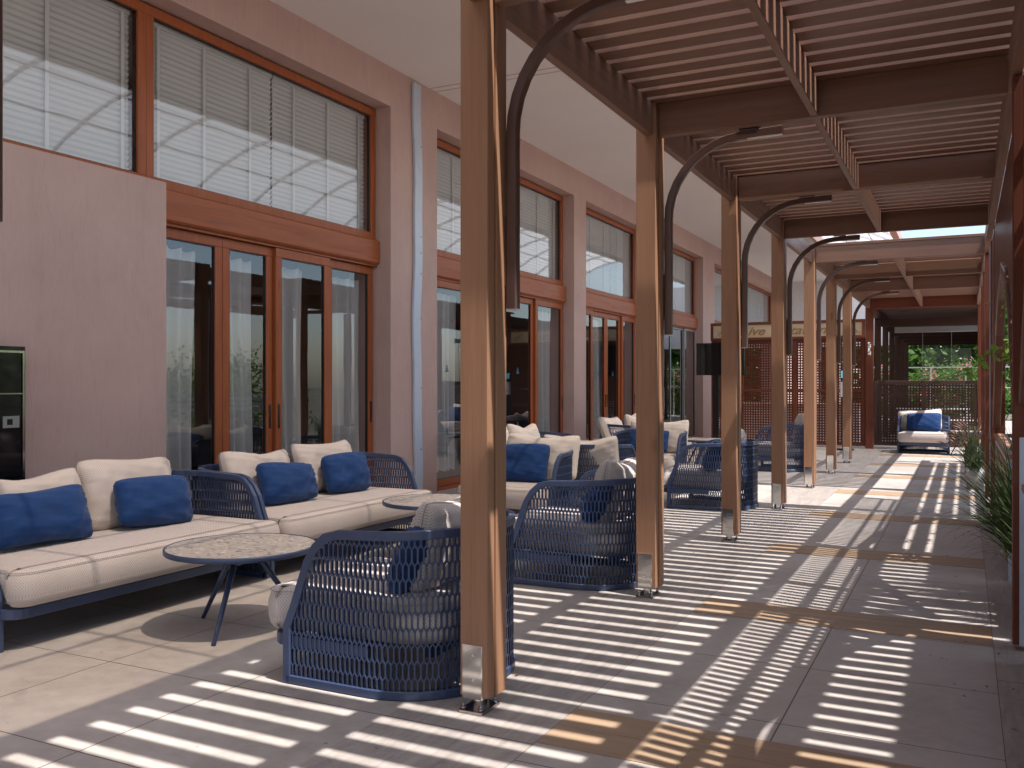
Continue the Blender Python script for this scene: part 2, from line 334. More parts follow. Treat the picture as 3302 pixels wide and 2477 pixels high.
# ---------------------------------------------------------------- curved lamp arms
def lamp_arm():
    t=thing('curved_lamp',(0,0,0),'x','lamp')
    pts=[(0,0,1.73),(0,0,2.15),(0,0,2.50)]+[(.50-.50*math.cos(a),0,2.50+.50*math.sin(a)) for a in [R(q) for q in (8,18,28,38,48,58,68,78,88)]]+[(.62,0,3.005),(.745,0,3.008)]
    # vertical run sits on the post, arc bends over the walkway
    MB().sweep(pts,.05,.044,up=(0,1,0)).build('arm','arm_metal',t)
    MB().box(-.025,.022,-.012,.012,1.722,1.7295).build('end_cap','led',t)
    MB().box(.52,.74,-.014,.014,2.975,2.981).build('light_strip','led',t)
    MB().bbox(-.05,-.0255,-.022,.022,1.83,2.13,.002).build('wall_bracket','arm_metal',t)
    MB().box(.47,.60,-.025,.025,3.034,3.085).build('roof_bracket','black',t)
    return t
LL=['curved brown metal lamp whose vertical end shows at the far left edge of the photo','large curved brown metal lamp on the nearest timber post','curved brown metal lamp on the second timber post, bending over the striped floor',
 'curved brown lamp on the third post, behind the second one','curved brown lamp on the fourth post, just before the open sky bay','pale sunlit curved lamp on the fifth post, under the open sky bay','curved brown lamp on the sixth post','curved brown lamp on the seventh post, nearest the red lattice wall']
L0=lamp_arm()
for i,lab in enumerate(LL):
    o=L0 if i==0 else copy_tree(L0); y=PY[i+1]
    o.location=(-1.772,y+.165 if i else y+.13,0); tag(o,lab,None,'curved lamps along the pergola posts')
# ---------------------------------------------------------------- building
bld=thing('building',(-6.2,8,0),'pink plastered building with wide timber framed windows and glazed doors under a pale soffit','building',world=True)
WX,DX=-6.0,-6.27
OP=[(1.2,8.86),(9.9,14.42),(14.97,18.25),(18.85,23.0),(24.2,33.2)]
m=MB(); yp=-6
for (a,b) in OP:
    m.box(-6.6,WX,yp,a,0,4.64); yp=b
m.box(-6.6,WX,yp,45,0,4.64); m.box(-6.6,WX+.0,-6,45,4.64,5.1)
m.build('wall','wall',bld)
sw=MB().bbox(-6.24,WX+.012,1.2,5.53,0,3.088,.012); sw.build('lower_wall','wall',bld)
MB().box(-12,-6.6,-6,45,5.1,5.3).build('roof','soffit',bld)
MB().box(-12,-2.62,-6,45,5.1+.0,5.25).build('soffit','soffit',bld) if False else MB().box(-6.6,-3.42,-6,34,5.101,5.26).build('soffit','soffit',bld)
MB().box(-3.42,-3.34,-6,34,5.0,5.26).build('fascia','plaster_trim',bld)
for q in (9.72,9.86): MB().box(-6.0,-3.42,q,q+.008,5.096,5.1005).build('soffit_joint','plaster_trim',bld)
# interior shell so that the glass looks into a room
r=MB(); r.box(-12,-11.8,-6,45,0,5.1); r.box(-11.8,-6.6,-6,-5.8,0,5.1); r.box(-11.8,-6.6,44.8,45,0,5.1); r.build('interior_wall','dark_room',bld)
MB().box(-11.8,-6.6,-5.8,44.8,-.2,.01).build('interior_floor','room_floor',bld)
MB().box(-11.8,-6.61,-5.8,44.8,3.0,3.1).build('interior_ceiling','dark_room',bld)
def frame(y0,y1,z0,z1,t=.07,x0=DX,x1=DX+.07,mat='frame_wood_y',par=bld,name='window',both='frame_wood_z'):
    m=MB(); m.bbox(x0,x1,y0,y1,z0,z0+t,.005,'y'); m.bbox(x0,x1,y0,y1,z1-t,z1,.005,'y'); m.bbox(x0+.001,x1-.001,y0,y0+t,z0+t,z1-t,.005,'z'); m.bbox(x0+.001,x1-.001,y1-t,y1,z0+t,z1-t,.005,'z'); f=m.build(name,both if both!='frame_wood_z' else 'frame_wood_z',par)
    g=MB(); e=.009; xx=x0+.03
    ga=(y0+t,y1-t,z0+t,z1-t); k=MB(); k.box(xx-.01,xx+.014,ga[0],ga[0]+e,ga[2],ga[3]); k.box(xx-.01,xx+.014,ga[1]-e,ga[1],ga[2],ga[3]); k.box(xx-.01,xx+.014,ga[0]+e,ga[1]-e,ga[3]-e,ga[3]); k.box(xx-.01,xx+.014,ga[0]+e,ga[1]-e,ga[2],ga[2]+e); k.build('seal','rubber',f)
    g.v=[(xx,ga[0],ga[2]),(xx,ga[1],ga[2]),(xx,ga[1],ga[3]),(xx,ga[0],ga[3])]; g.face((0,1,2,3)); g.build('pane','window_glass' if z0>3 else 'glass',f)
    return f
def blinds(y0,y1,z0,z1,f,seed=0,gap=None,tilt=66):
    rnd=random.Random(seed); m=MB(); z=z0; X=DX-.035; h=.050; ca,sa=math.cos(R(tilt)),math.sin(R(tilt))
    segs=[(y0,y1)] if gap is None else [(y0,gap-.012),(gap+.012,y1)]
    for (a,b) in segs:
        z=z0; sag=rnd.uniform(0,.01)
        while z<z1:
            t=rnd.uniform(-2,2); ca,sa=math.cos(R(tilt+t)),math.sin(R(tilt+t)); q=len(m.v)
            dz=rnd.uniform(-.0015,.0015); hw=.0265; m.v+=[(X+hw*ca,a,z+hw*sa+dz),(X+hw*ca,b,z+hw*sa+dz),(X+.0038*sa,a,z-.0038*ca+dz),(X+.0038*sa,b,z-.0038*ca+dz),(X-hw*ca,a,z-hw*sa+dz),(X-hw*ca,b,z-hw*sa+dz)]; m.face((q,q+1,q+3,q+2)); m.face((q+2,q+3,q+5,q+4)); z+=h
        m.box(X-.02,X+.02,a,b,z1,z1+.04)
    m.build('blind','blind',f)
    m=MB(); n=max(3,int((y1-y0)/.62))
    for i in range(n+1):
        yy=y0+.08+(y1-y0-.16)*i/n+rnd.uniform(-.05,.05); m.box(X+.022,X+.025,yy-.017,yy+.017,z0,z1)
    m.build('blind_tape','blind',f)
def bay(y0,y1,stiles,ymul=None,seed=0,gap=None,alu=False,upper=True,dec=True):
    ws=[(y0,y1)] if ymul is None else [(y0,ymul),(ymul,y1)]
    for k,(a,b) in enumerate(ws):
        f=frame(a,b,3.085,4.62,.085 if k or ymul is None else .085); f['label']='timber framed upper window with a pale horizontal blind'
        blinds(a+.09,b-.10,3.19,4.50,f,seed+k,gap if (gap and a<gap<b) else None,66 if seed!=7 else 62)
    h=MB(); h.bbox(DX-.03,DX+.13,y0,y1,2.80,3.083,.02,'y'); h.build('header_beam','frame_wood_y',bld)
    MB().box(DX-.02,DX+.085,y0,y1,2.775,2.80).build('door_track','frame_wood_y',bld)
    MB().box(DX-.05,DX+.11,y0,y1,0,.045).build('door_sill','frame_wood_y',bld)
    for j in range(len(stiles)-1):
        a,b=stiles[j],stiles[j+1]; x0=DX-.02+(0 if j%3 else .04)
        if alu:
            f=frame(a+.002,b-.002,.046,2.772,.045,x0,x0+.045,'grey_alu',both='grey_alu',name='door')
        else:
            f=frame(a+.002,b-.002,.046,2.772,.092,x0,x0+.055,name='door')
            hs=MB(); yh=b-.045 if j%2==1 or j==3 else a+.045
            hs.sweep([(x0+.056,yh,.955),(x0+.058,yh,1.075),(x0+.056,yh,1.195)],.026,.006,up=(1,0,0)); hs.build('handle','black',f)
            if dec and j<3:
              d=MB(); yc=(a+b)/2+.03
              for z in (1.56,.72):
                for q in range(3):
                    zz=z+q*.032; w=.062-.018*q; b0=len(d.v); d.v+=[(x0+.0335,yc-w,zz),(x0+.0335,yc+w,zz+.004),(x0+.0335,yc+w*.35,zz+.034),(x0+.0335,yc-w*.1,zz+.030)]; d.face((b0,b0+1,b0+2,b0+3))
              d.build('glass_sticker','teal',f)
bay(1.2,8.84,[1.25,2.4,3.55,4.7,5.2,6.42,7.11,7.98,8.84],5.50,1,7.16)
bay(9.92,14.40,[9.92,11.04,12.15,13.28,14.40],None,3,12.5)
bay(14.99,18.23,[14.99,15.8,16.6,17.4,18.23],None,7,17.0)
bay(18.87,22.98,[18.87,19.9,20.95,22.0,22.98],None,9,None,True)
bay(24.22,33.18,[24.22,27,30,33.18],28.6,11,None,True)
MB().bbox(DX+.13,DX+.18,18.95,19.15,2.88,2.97).build('door_sensor','black',bld)
# rain downpipe on the pier
p=thing('downpipe',(WX+.02,9.4,0),'flattened white downpipe running up the pink pier between the first two window bays','pipe',world=True)
m=MB(); pts=[(WX+.022,9.40+.018*math.sin(z*2.1+.6)+.01*math.sin(z*5),z) for z in [.05+i*.2 for i in range(26)]]; m.sweep(pts,.165,.035,up=(1,0,0)); m.build('pipe','blue_white',p)
m=MB()
for z in (.6,1.35,2.2,2.75,3.0,3.2,4.3): m.cyl((WX+.038,9.46,z),(WX+.044,9.46,z),.011,n=8)
m.build('screw','dark_steel',p)
# curtains behind the doors
def curtain(y0,y1,label,x=-6.36,seed=0,z0=.22,mat='curtain'):
    rnd=random.Random(seed); n=int((y1-y0)/.012); ph=rnd.uniform(0,6)
    def px(y,z): 
        u=(y-y0); return x+.045*math.sin(u*38+ph+.8*math.sin(u*7))*(.6+.4*(1-z/2.7))+.02*math.sin(u*13)
    rows=[]; 
    for zi in (0,.7,1.5,2.2,2.68):
        z=z0+zi*(2.62-z0)/2.68; rows.append([(px(y0+(y1-y0)*i/n,z),y0+(y1-y0)*i/n+.03*math.sin(z*1.3+i*.05),z+(.012*math.sin(i*.45) if zi in (0,2.68) else 0)) for i in range(n+1)])
    m=MB(); m.grid(rows); return tag(m.build('curtain',mat),label,'curtain','curtains behind the glass doors')
curtain(5.3,6.22,'grey sheer curtain behind the door pane beside the pink lower wall',seed=1)
curtain(6.43,6.95,'narrow pleated curtain behind the second door pane from the pink lower wall',seed=2)
curtain(7.1,7.72,'sheer curtain behind the pane just right of the paired door handles',seed=3)
curtain(8.05,8.75,'dense grey curtain behind the last door pane before the downpipe pier',seed=4,x=-6.40)
curtain(10.0,11.0,'sheer curtain behind the first door pane past the downpipe',seed=5)
curtain(11.3,12.1,'sheer curtain seen just right of the nearest timber post',seed=6)
curtain(13.35,14.2,'curtain behind the rightmost pane of the second door bay',seed=7)
curtain(15.1,15.7,'sheer curtain behind the first pane of the third door bay',seed=8)
curtain(16.2,17.0,'sheer curtain in the middle of the third door bay',seed=9)
curtain(19.2,20.0,'pale curtain behind the grey framed glass door',seed=10)
# arched canopy over the gap between soffit and pergola
can=thing('canopy',(-1.9,8,4.6),'arched translucent roof canopy with slim white ribs between the soffit and the pergola','canopy',world=True)
def cz(x): t=(x+3.4)/2.12; return 5.20+.12*t-.78*t**2
xs=[-3.4+2.12*i/14 for i in range(15)]
YC=[-6+1.3*i for i in range(26)]
m=MB()
for a,b in zip(YC[:-1],YC[1:]): m.grid([[(x,y,cz(x)+.03) for x in xs] for y in (a-.004,b+.002)])
m.build('roof_sheet','poly',can)
for y in YC: MB().sweep([(x,y,cz(x)-.012) for x in xs],.060,.022,up=(0,1,0)).build('rib','white_paint',can)
for q in (-2.75,-2.0): MB().bbox(q-.012,q+.012,-6,26.5,cz(q)-.07,cz(q)-.045,.002,'y').build('purlin','white_paint',can)
MB().bbox(-1.33,-1.20,-6,26.5,4.38,4.56,.006,'y').build('gutter','plaster_trim',can)
# ---------------------------------------------------------------- furniture
def Hs(d):
    K=[(0,.265),(.04,.36),(.08,.47),(.12,.577),(.165,.647),(.22,.695),(.29,.714),(.5,.722),(.8,.735),(9,.74)]
    for (a,b),(c,e) in zip(K[:-1],K[1:]):
        if d<=c: return b+(e-b)*(d-a)/(c-a)
    return .74
def seat(name,Wd,label,cat,fine=True,dep=.9,cells=True):
    t=thing(name,(0,0,0),label,cat); w=Wd/2; f,bk=-dep/2,dep/2; Rr=.42 if Wd<1.5 else .34
    P=[(-w,f),(-w,bk-Rr)]+arc(-w+Rr,bk-Rr,Rr,PI,PI/2,8)[1:]+arc(w-Rr,bk-Rr,Rr,PI/2,0,8)+[(w,f)]
    S_=[0]
    for a,b in zip(P[:-1],P[1:]): S_.append(S_[-1]+math.dist(a,b))
    Lt=S_[-1]
    def at(s):
        s=max(0,min(Lt,s))
        for i in range(len(P)-1):
            if s<=S_[i+1]+1e-9:
                k=(s-S_[i])/max(1e-9,S_[i+1]-S_[i]); x=P[i][0]+(P[i+1][0]-P[i][0])*k; y=P[i][1]+(P[i+1][1]-P[i][1])*k
                dx,dy=P[i+1][0]-P[i][0],P[i+1][1]-P[i][1]; L=math.hypot(dx,dy); return x,y,(-dy/L,dx/L)
        return P[-1][0],P[-1][1],(1,0)
    def top(s): return Hs(min(s,Lt-s))
    # frame: front uprights + top rail as one swept bar, bottom rail
    ss=[0,.04,.08,.12,.165,.22,.29,.4,.55]; ss+=[.55+(Lt/2-.55)*i/12 for i in range(1,13)]; ss=ss+[Lt-q for q in ss[-2::-1]]
    pts=[(*at(0)[:2],.0),(*at(0)[:2],.14)]+[(*at(s)[:2],top(s)) for s in ss]+[(*at(Lt)[:2],.14),(*at(Lt)[:2],.0)]
    ups=[]
    for p in pts:
        n=Vector((p[0],p[1]-(bk-Rr) if p[1]>bk-Rr else 0,0)); 
        if p[1]>bk-Rr and abs(p[0])<w-Rr: n=Vector((0,1,0))
        elif p[1]>bk-Rr: n=Vector((p[0]-math.copysign(w-Rr,p[0]),p[1]-(bk-Rr),0))
        else: n=Vector((p[0],0,0))
        ups.append(tuple(n.normalized()))
    m=MB(); m.sweep(pts,.042,.034,up=ups)
    b=[(*at(Lt*i/40)[:2],.022) for i in range(41)]; m.sweep(b,.034,.04)
    m.build('frame','navy_metal',t)
    m=MB(); fr=[(-w+.012,bk-Rr,.20),(-w+.012,f+.02,.20)]+[(x,y,.20) for x,y in arc(-w+.09,f-.02,.08,PI,PI*1.5,4)]+[(x,y,.20) for x,y in arc(w-.09,f-.02,.08,-PI/2,0,4)]+[(w-.012,f+.02,.20),(w-.012,bk-Rr,.20)]
    m.sweep(fr,.03,.055); m.box(-w+.03,w-.03,f+.10,f+.14,.175,.22); m.box(-w+.13,w-.13,bk-.20,bk-.16,.175,.22)
    if Wd>1.5: m.box(-.02,.02,f+.0,bk-.1,.175,.22)
    for i in range(7 if Wd<1.5 else 15):
        xx=-w+.1+(2*w-.2)*i/(6 if Wd<1.5 else 14); m.box(xx-.025,xx+.025,f+.14,bk-.20-(.12 if abs(xx)>w-.2 else 0),.205,.215)
    m.build('seat_frame','navy_metal',t)
    # expanded-metal lattice of tall hexagons
    m=MB(); pw=.0262; v_,r_=.052,.021; T=.0056; Dp=.016
    nr=11; nc=int(Lt/pw)
    def bar(s0,z0,s1,z1):
        if s0<0 or s1<0 or s0>Lt or s1>Lt: return
        zt=min(top(s0),top(s1))-.014
        if z0>zt and z1>zt: return
        z0=min(z0,top(s0)-.01); z1=min(z1,top(s1)-.01)
        q=len(m.v)
        for (s,z) in ((s0,z0),(s1,z1)):
            x,y,n=at(s); tx,ty=n[1],-n[0]
            bx=0
            for (a,c) in ((-T,-Dp/2),(T,-Dp/2),(T,Dp/2),(-T,Dp/2)):
                m.v.append((x+tx*a/2*1.3+n[0]*c,y+ty*a/2*1.3+n[1]*c,z))
        for i in range(4): m.face([q+i,q+(i+1)%4,q+4+(i+1)%4,q+4+i])
    for r in range(nr):
        z=.03+r*(v_+r_); o=0 if r%2 else .5
        for c in range(nc+1):
            s=(c+o)*pw+.01; bar(s,z,s,z+v_); bar(s,z+v_,s-pw/2,z+v_+r_); bar(s,z+v_,s+pw/2,z+v_+r_)
    m.build('lattice_shell','navy_metal',t)
    # seat cushion, wider in front of the arms
    wi=w-.03; fo=f-.17; rc=.10
    o=[]; o+=arc(-w+rc+.0,fo+rc,rc,PI,PI*1.5,6); o+=arc(w-rc,fo+rc,rc,-PI/2,0,6); o+=[(w,f-.07),(w-.012,f-.04),(wi,f-.01),(wi,bk-.40)]; o+=arc(wi-.3,bk-.35,.3,0,PI/2,6); o+=arc(-wi+.3,bk-.35,.3,PI/2,PI,6); o+=[(-wi,bk-.40),(-wi,f-.01),(-w+.012,f-.04),(-w,f-.07)]
    n=len(o); cx,cy=0,(fo+bk-.05)/2
    def inset(d): 
        out=[]
        for i,(x,y) in enumerate(o):
            a=o[(i-1)%n]; b=o[(i+1)%n]; tx,ty=b[0]-a[0],b[1]-a[1]; L=math.hypot(tx,ty); out.append((x-ty/L*d,y+tx/L*d))
        return out
    rings=[]; uv=[]; z0,z1,rr=.232,.43,.05
    prof=[(rr*1.6,z0,-.02)]+[(rr*(1-math.sin(a)),z0+rr*(1-math.cos(a)),rr*a) for a in [R(q) for q in (0,30,60,90)]]+[(-.004,z0+.07,.08),(-.006,(z0+z1)/2,.12),(-.004,z1-.06,.15)]+[(rr*(1-math.cos(a)),z1-rr+rr*math.sin(a),.16+rr*a) for a in [R(q) for q in (0,30,60,88)]]+[(.07,z1+.003,.26)]
    per_=[0]
    for i in range(n): per_.append(per_[-1]+math.dist(o[i],o[(i+1)%n]))
    for (d,z,vv) in prof: ring=[(x,y,z) for x,y in inset(d)]; rings.append(ring); 
    
    m=MB(); b0=len(m.v)
    N_=len(rings)
    for rg in rings: m.v+=rg
    for i in range(N_-1):
        for j in range(n):
            q=[i*n+j,i*n+(j+1)%n,(i+1)*n+(j+1)%n,(i+1)*n+j]
            if i<len(prof)-3: uu=[(per_[j],prof[i][2]),(per_[j+1],prof[i][2]),(per_[j+1],prof[i+1][2]),(per_[j],prof[i+1][2])]
            else: uu=[(m.v[k][0],m.v[k][1]) for k in q]
            m.face(q,uu,True)
    q=[(N_-1)*n+j for j in range(n)]; m.face(q,[(m.v[k][0],m.v[k][1]) for k in q],False)
    m.build('seat_cushion','beige_fabric',t)
    m=MB(); m.sweep([(x,y,z1-.012) for x,y in inset(.006)],.0045,.0045,closed=True,round_=5); m.build('piping','beige_fabric',t)
    return t
def pillow(name,w,h,th,seed,mat,pipe=True,slump=0):
    rnd=random.Random(seed); n=26; mb=MB(); w*=rnd.uniform(.97,1.03); h*=rnd.uniform(.97,1.03); slump*=rnd.uniform(.6,2.0); dent=rnd.uniform(.1,.32); du,dv=rnd.uniform(-.35,.35),rnd.uniform(-.2,.35)
    ph=[rnd.uniform(0,6.28) for _ in range(8)]; 
    def P(u,v,side):
        a=1-abs(u)**2.6; b=1-abs(v)**2.6; t=th/2*(max(0,a)*max(0,b))**.42*(1-(dent if side<0 else 0)*math.exp(-((u-du)**2+(v-dv)**2)/.16))
        ear=.045; cr=1-.075*(abs(u)*abs(v))**5; x=u*w/2*(1-ear*(1-v*v)*abs(u))*cr; z=v*h/2*(1-ear*1.4*(1-u*u)*abs(v))*(1-.10*(abs(u)*abs(v))**5)
        wr=.006*math.sin(9*u+4*v+ph[0])*math.sin(5*v+ph[1])+.004*math.sin(17*u-9*v+ph[2])+.0035*math.sin(23*v+6*u+ph[3])
        edge=max(abs(u),abs(v)); pk=.006*math.sin(38*(u if abs(v)>abs(u) else v)+ph[4])*max(0,(edge-.72)/.28)*(1-max(0,(edge-.94)/.06))
        sag=-slump*(1-u*u)*max(0,v)*(1+.35*math.sin(3*u+ph[5])); cor=.012*math.sin(2*u+ph[6])*v
        return (x,side*(t+(wr+pk)*min(1,t/(th*.2)))+.0,z+h/2+sag+cor)
    for side in (-1,1):
        G=[];U=[]
        for i in range(n+1):
            u=math.sin((i/n-.5)*PI*.94)/math.sin(.47*PI); row=[];ur=[]
            for j in range(n+1):
                v=math.sin((j/n-.5)*PI*.94)/math.sin(.47*PI); row.append(P(u,v,side)); ur.append((u*w/2,v*h/2))
            G.append(row);U.append(ur)
        if side==1: G=G[::-1];U=U[::-1]
        mb.grid(G,uv=U)
    o=mb.build(name,mat)
    if pipe:
        e=[]
        for i in range(40): 
            q=i/40*4; k=int(q); r=(q-k)*2-1; u,v=[(r,-1),(1,r),(-r,1),(-1,-r)][k]; e.append(P(u,v,1))
        MB().sweep([(x,0,z) for x,y,z in e],.008,.008,up=(0,1,0),closed=True,round_=6).build('piping',mat,o)
    return o
def put(o,loc,yaw,lean,roll=0):
    # yaw like the seat it sits on, lean tips the top backwards
    o.location=loc; q=Matrix.Rotation(yaw,4,'Z')@Matrix.Rotation(-lean,4,'X')@Matrix.Rotation(roll,4,'Y'); o.rotation_euler=q.to_euler(); return o
LCH=R(-90); SOF=R(90); FRONT=0; AWAY=PI
sofa0=seat('sofa',2.03,'','sofa')
arm0=seat('armchair',.93,'','armchair',dep=.87)
SOFAS=[((-4.96,4.06),SOF,'long blue lattice sofa at the left edge, before the pink lower wall'),
 ((-4.96,6.14),SOF,'blue lattice sofa before the first glazed doors, left of the downpipe'),
 ((-4.96,10.3),SOF,'blue sofa against the second door bay, seen just right of the nearest post'),
 ((-4.96,14.9),SOF,'blue sofa with a blue pillow beside the grey framed glass door')]
for i,(p,a,l) in enumerate(SOFAS):
    o=sofa0 if i==0 else copy_tree(sofa0); o.location=(*p,0); o.rotation_euler=(0,0,a); tag(o,l,'sofa','blue sofas along the building')
CH=[((-2.405,3.81),LCH,'blue lattice armchair seen from behind, nearest the camera beside the first post'),
 ((-2.425,6.19),LCH,'blue lattice armchair seen from its side, between the first and second posts'),
 ((-3.92,8.15),FRONT,'armchair with a cream cushion and wide blue pillow right of the first post'),
 ((-3.78,9.42),AWAY,'turned away armchair, back to back with the one right of the first post'),
 ((-2.56,10.45),LCH,'blue lattice armchair whose rounded back shows right of the third post'),
 ((-3.90,12.2),FRONT,'armchair facing the camera with a cream cushion and blue pillow, left of the second post'),
 ((-2.66,15.3),LCH,'blue lattice armchair between the fourth and fifth posts with a white cushion'),
 ((-.75,20.4),FRONT,'armchair with a white cushion and blue pillow alone at the far end')]
for i,(p,a,l) in enumerate(CH):
    o=arm0 if i==0 else copy_tree(arm0); o.location=(*p,0); o.rotation_euler=(0,0,a); tag(o,l,'armchair','blue lattice armchairs')
# loose cushions
def cush(kind,loc,yaw,lean,label,seed,w=None,h=None,roll=0,g=None,th=None):
    if kind=='back': o=pillow('back_cushion',w or .74,h or .45,th or .25,seed,'beige_fabric',True,.02); g='beige back cushions'; c='cushion'
    elif kind=='cream': o=pillow('back_cushion',w or .80,h or .48,th or .26,seed,'cream_fabric',True,.03); g='beige back cushions'; c='cushion'
    else: o=pillow('scatter_pillow',w or .60,h or .345,th or .21,seed,'blue_fabric',True,.0); g='blue scatter pillows'; c='pillow'
    put(o,loc,yaw,lean,roll); return tag(o,label,c,g)
cush('back',(-5.12,3.72,.425),SOF,R(17),'beige back cushion at the far left edge, behind the cut off blue pillow',1)
cush('back',(-5.12,4.45,.425),SOF,R(15),'taller beige back cushion standing between the two blue pillows of the nearest sofa',2,w=.76,h=.475)
cush('blue',(-4.90,3.62,.44),SOF,R(20),'wide blue pillow lying at the far left edge of the photo',3,w=.66,h=.35)
cush('blue',(-4.90,4.45,.44),SOF+R(-4),R(18),'blue pillow leaning at the right of the nearest sofa, before its lattice arm',4,w=.60,h=.35,roll=R(3))
cush('back',(-5.14,5.76,.425),SOF,R(16),'beige back cushion on the left half of the sofa before the glazed doors',5,w=.78,h=.455)
cush('back',(-5.14,6.62,.425),SOF,R(15),'beige back cushion on the right half of the sofa before the glazed doors',6,w=.80,h=.475)
cush('blue',(-4.88,5.80,.44),SOF+R(-6),R(20),'blue pillow with pale specks left on the sofa before the glazed doors',7,w=.60,roll=R(2))
cush('blue',(-4.90,6.60,.44),SOF+R(-8),R(17),'plump blue pillow at the right end of the sofa before the glazed doors',8,w=.54)
cush('back',(-2.30,3.86,.42),LCH,R(12),'grey shaded cushion rising above the back of the nearest armchair',9,w=.66,h=.46)
cush('blue',(-2.42,3.72,.43),LCH+R(14),R(26),'blue pillow seen through the lattice of the nearest armchair',10,w=.50)
cush('back',(-2.31,6.24,.42),LCH,R(12),'cushion striped by sun above the armchair between the first and second posts',11,w=.66,h=.47)
cush('blue',(-2.42,6.08,.43),LCH+R(18),R(28),'blue pillow inside the armchair between the first and second posts',12,w=.50)
cush('cream',(-3.84,8.30,.425),FRONT,R(17),'large cream cushion behind the wide blue pillow right of the nearest post',13,w=.84,h=.50)
cush('blue',(-3.97,8.06,.44),FRONT+R(4),R(20),'wide blue pillow in the armchair right of the nearest post',14,w=.66,h=.38)
cush('cream',(-3.72,9.20,.43),AWAY,R(14),'low cream cushion showing over the back of the turned away armchair',15,w=.86,h=.46)
cush('cream',(-5.12,9.85,.425),SOF,R(12),'pale grey cushion against the second door bay, left of the turned away armchair',16,w=.8)
cush('cream',(-5.12,10.75,.425),SOF,R(14),'cushion at the far end of the sofa by the second door bay',17,w=.8)
cush('back',(-2.45,10.5,.42),LCH,R(12),'sun striped cushion above the armchair at the third post',18,w=.66,h=.47)
cush('blue',(-2.62,10.25,.43),LCH+R(10),R(24),'blue pillow inside the armchair between the second and third posts',19,w=.52)
cush('cream',(-3.88,12.36,.425),FRONT,R(15),'cream cushion split from view by the second post',20,w=.86,h=.50)
cush('blue',(-3.95,12.12,.44),FRONT,R(20),'small looking blue pillow left of the second post',21,w=.60)
cush('cream',(-5.15,14.25,.43),SOF,R(24),'folded cream cushion on the sofa just left of the second post',22,w=.82)
cush('cream',(-5.12,15.2,.43),SOF,R(12),'cream cushion just right of the second post near the glass door',23,w=.74)
cush('blue',(-4.92,15.25,.44),SOF,R(18),'blue pillow just right of the second post near the glass door',24,w=.56)
cush('back',(-2.42,15.4,.42),LCH,R(10),'white sunlit cushion in the armchair left of the fifth post',25,w=.74,h=.52)
cush('cream',(-.83,20.55,.425),FRONT,R(14),'white cushion in the lone armchair before the red lattice',26,w=.84,h=.48,roll=R(-2))
cush('blue',(-.76,20.32,.44),FRONT+R(-5),R(18),'blue pillow with a sun streak in the lone armchair before the red lattice',27,w=.66,h=.38)
# tables
def table():
    t=thing('coffee_table',(0,0,0),'','table')
    m=MB(); r=.425; n=64; pr=[(.02,.445),(r-.006,.445),(r,.449),(r,.472),(r-.004,.476),(r-.010,.476),(r-.010,.470)]
    m.grid([[(a*math.cos(2*PI*j/n),a*math.sin(2*PI*j/n),z) for a,z in pr] for j in range(n)],closeu=True,smooth=True); m.build('rim','navy_metal',t)
    m=MB(); m.v=[((r-.0105)*math.cos(2*PI*j/n),(r-.0105)*math.sin(2*PI*j/n),.473) for j in range(n)]; m.face(range(n)); m.build('table_top','terrazzo',t)
    m=MB(); m.cyl((0,0,.40),(0,0,.445),.10,n=24); m.build('hub','navy_metal',t)
    for a in (-70,60,170):
        c,s=math.cos(R(a)),math.sin(R(a)); MB().cyl((.07*c,.07*s,.44),(.37*c,.37*s,.0),.019,.012,n=12).build('leg','navy_metal',t)
    return t
t0=table()
for i,(p,a,l) in enumerate([((-3.72,3.98),R(0),'round terrazzo topped coffee table in front of the nearest sofa'),((-3.78,6.22),R(20),'round terrazzo topped coffee table half hidden by the nearest post'),
    ((-3.8,10.75),R(120),'round coffee table between the turned away armchair and the one facing it'),((-3.95,15.1),R(-20),'round coffee table seen right of the second post before the television'),((.02,19.95),R(100),'small side table beside the lone armchair at the far end')]):
    o=t0 if i==0 else copy_tree(t0); o.location=(*p,0); o.rotation_euler=(0,0,a); tag(o,l,'table','round coffee tables')
    if i==4: o.scale=(.78,.78,1.0)
# glossy black cabinet on the pink wall, left edge
cb=thing('wall_cabinet',(-5.9,4.0,.76),'glossy black cabinet with a white label on the pink lower wall','cabinet',world=True)
MB().bbox(-5.985,-5.86,3.3,4.16,.72,1.66,.01).build('case','black_gloss',cb)
MB().bbox(-5.86,-5.852,3.34,4.12,.76,1.62,.004,'z').build('glass_door','black_gloss',cb)
MB().box(-5.8515,-5.8475,4.125,4.14,.75,1.63).box(-5.8515,-5.8475,3.33,4.125,1.615,1.63).box(-5.8515,-5.8475,3.33,4.125,1.33,1.338).build('door_trim','steel',cb)
d=MB().box(-5.851,-5.848,3.98,4.10,1.10,1.18).build('label_plate','grey_alu',cb); MB().box(-5.8475,-5.8465,4.01,4.05,1.12,1.16).build('pictogram','black',d)
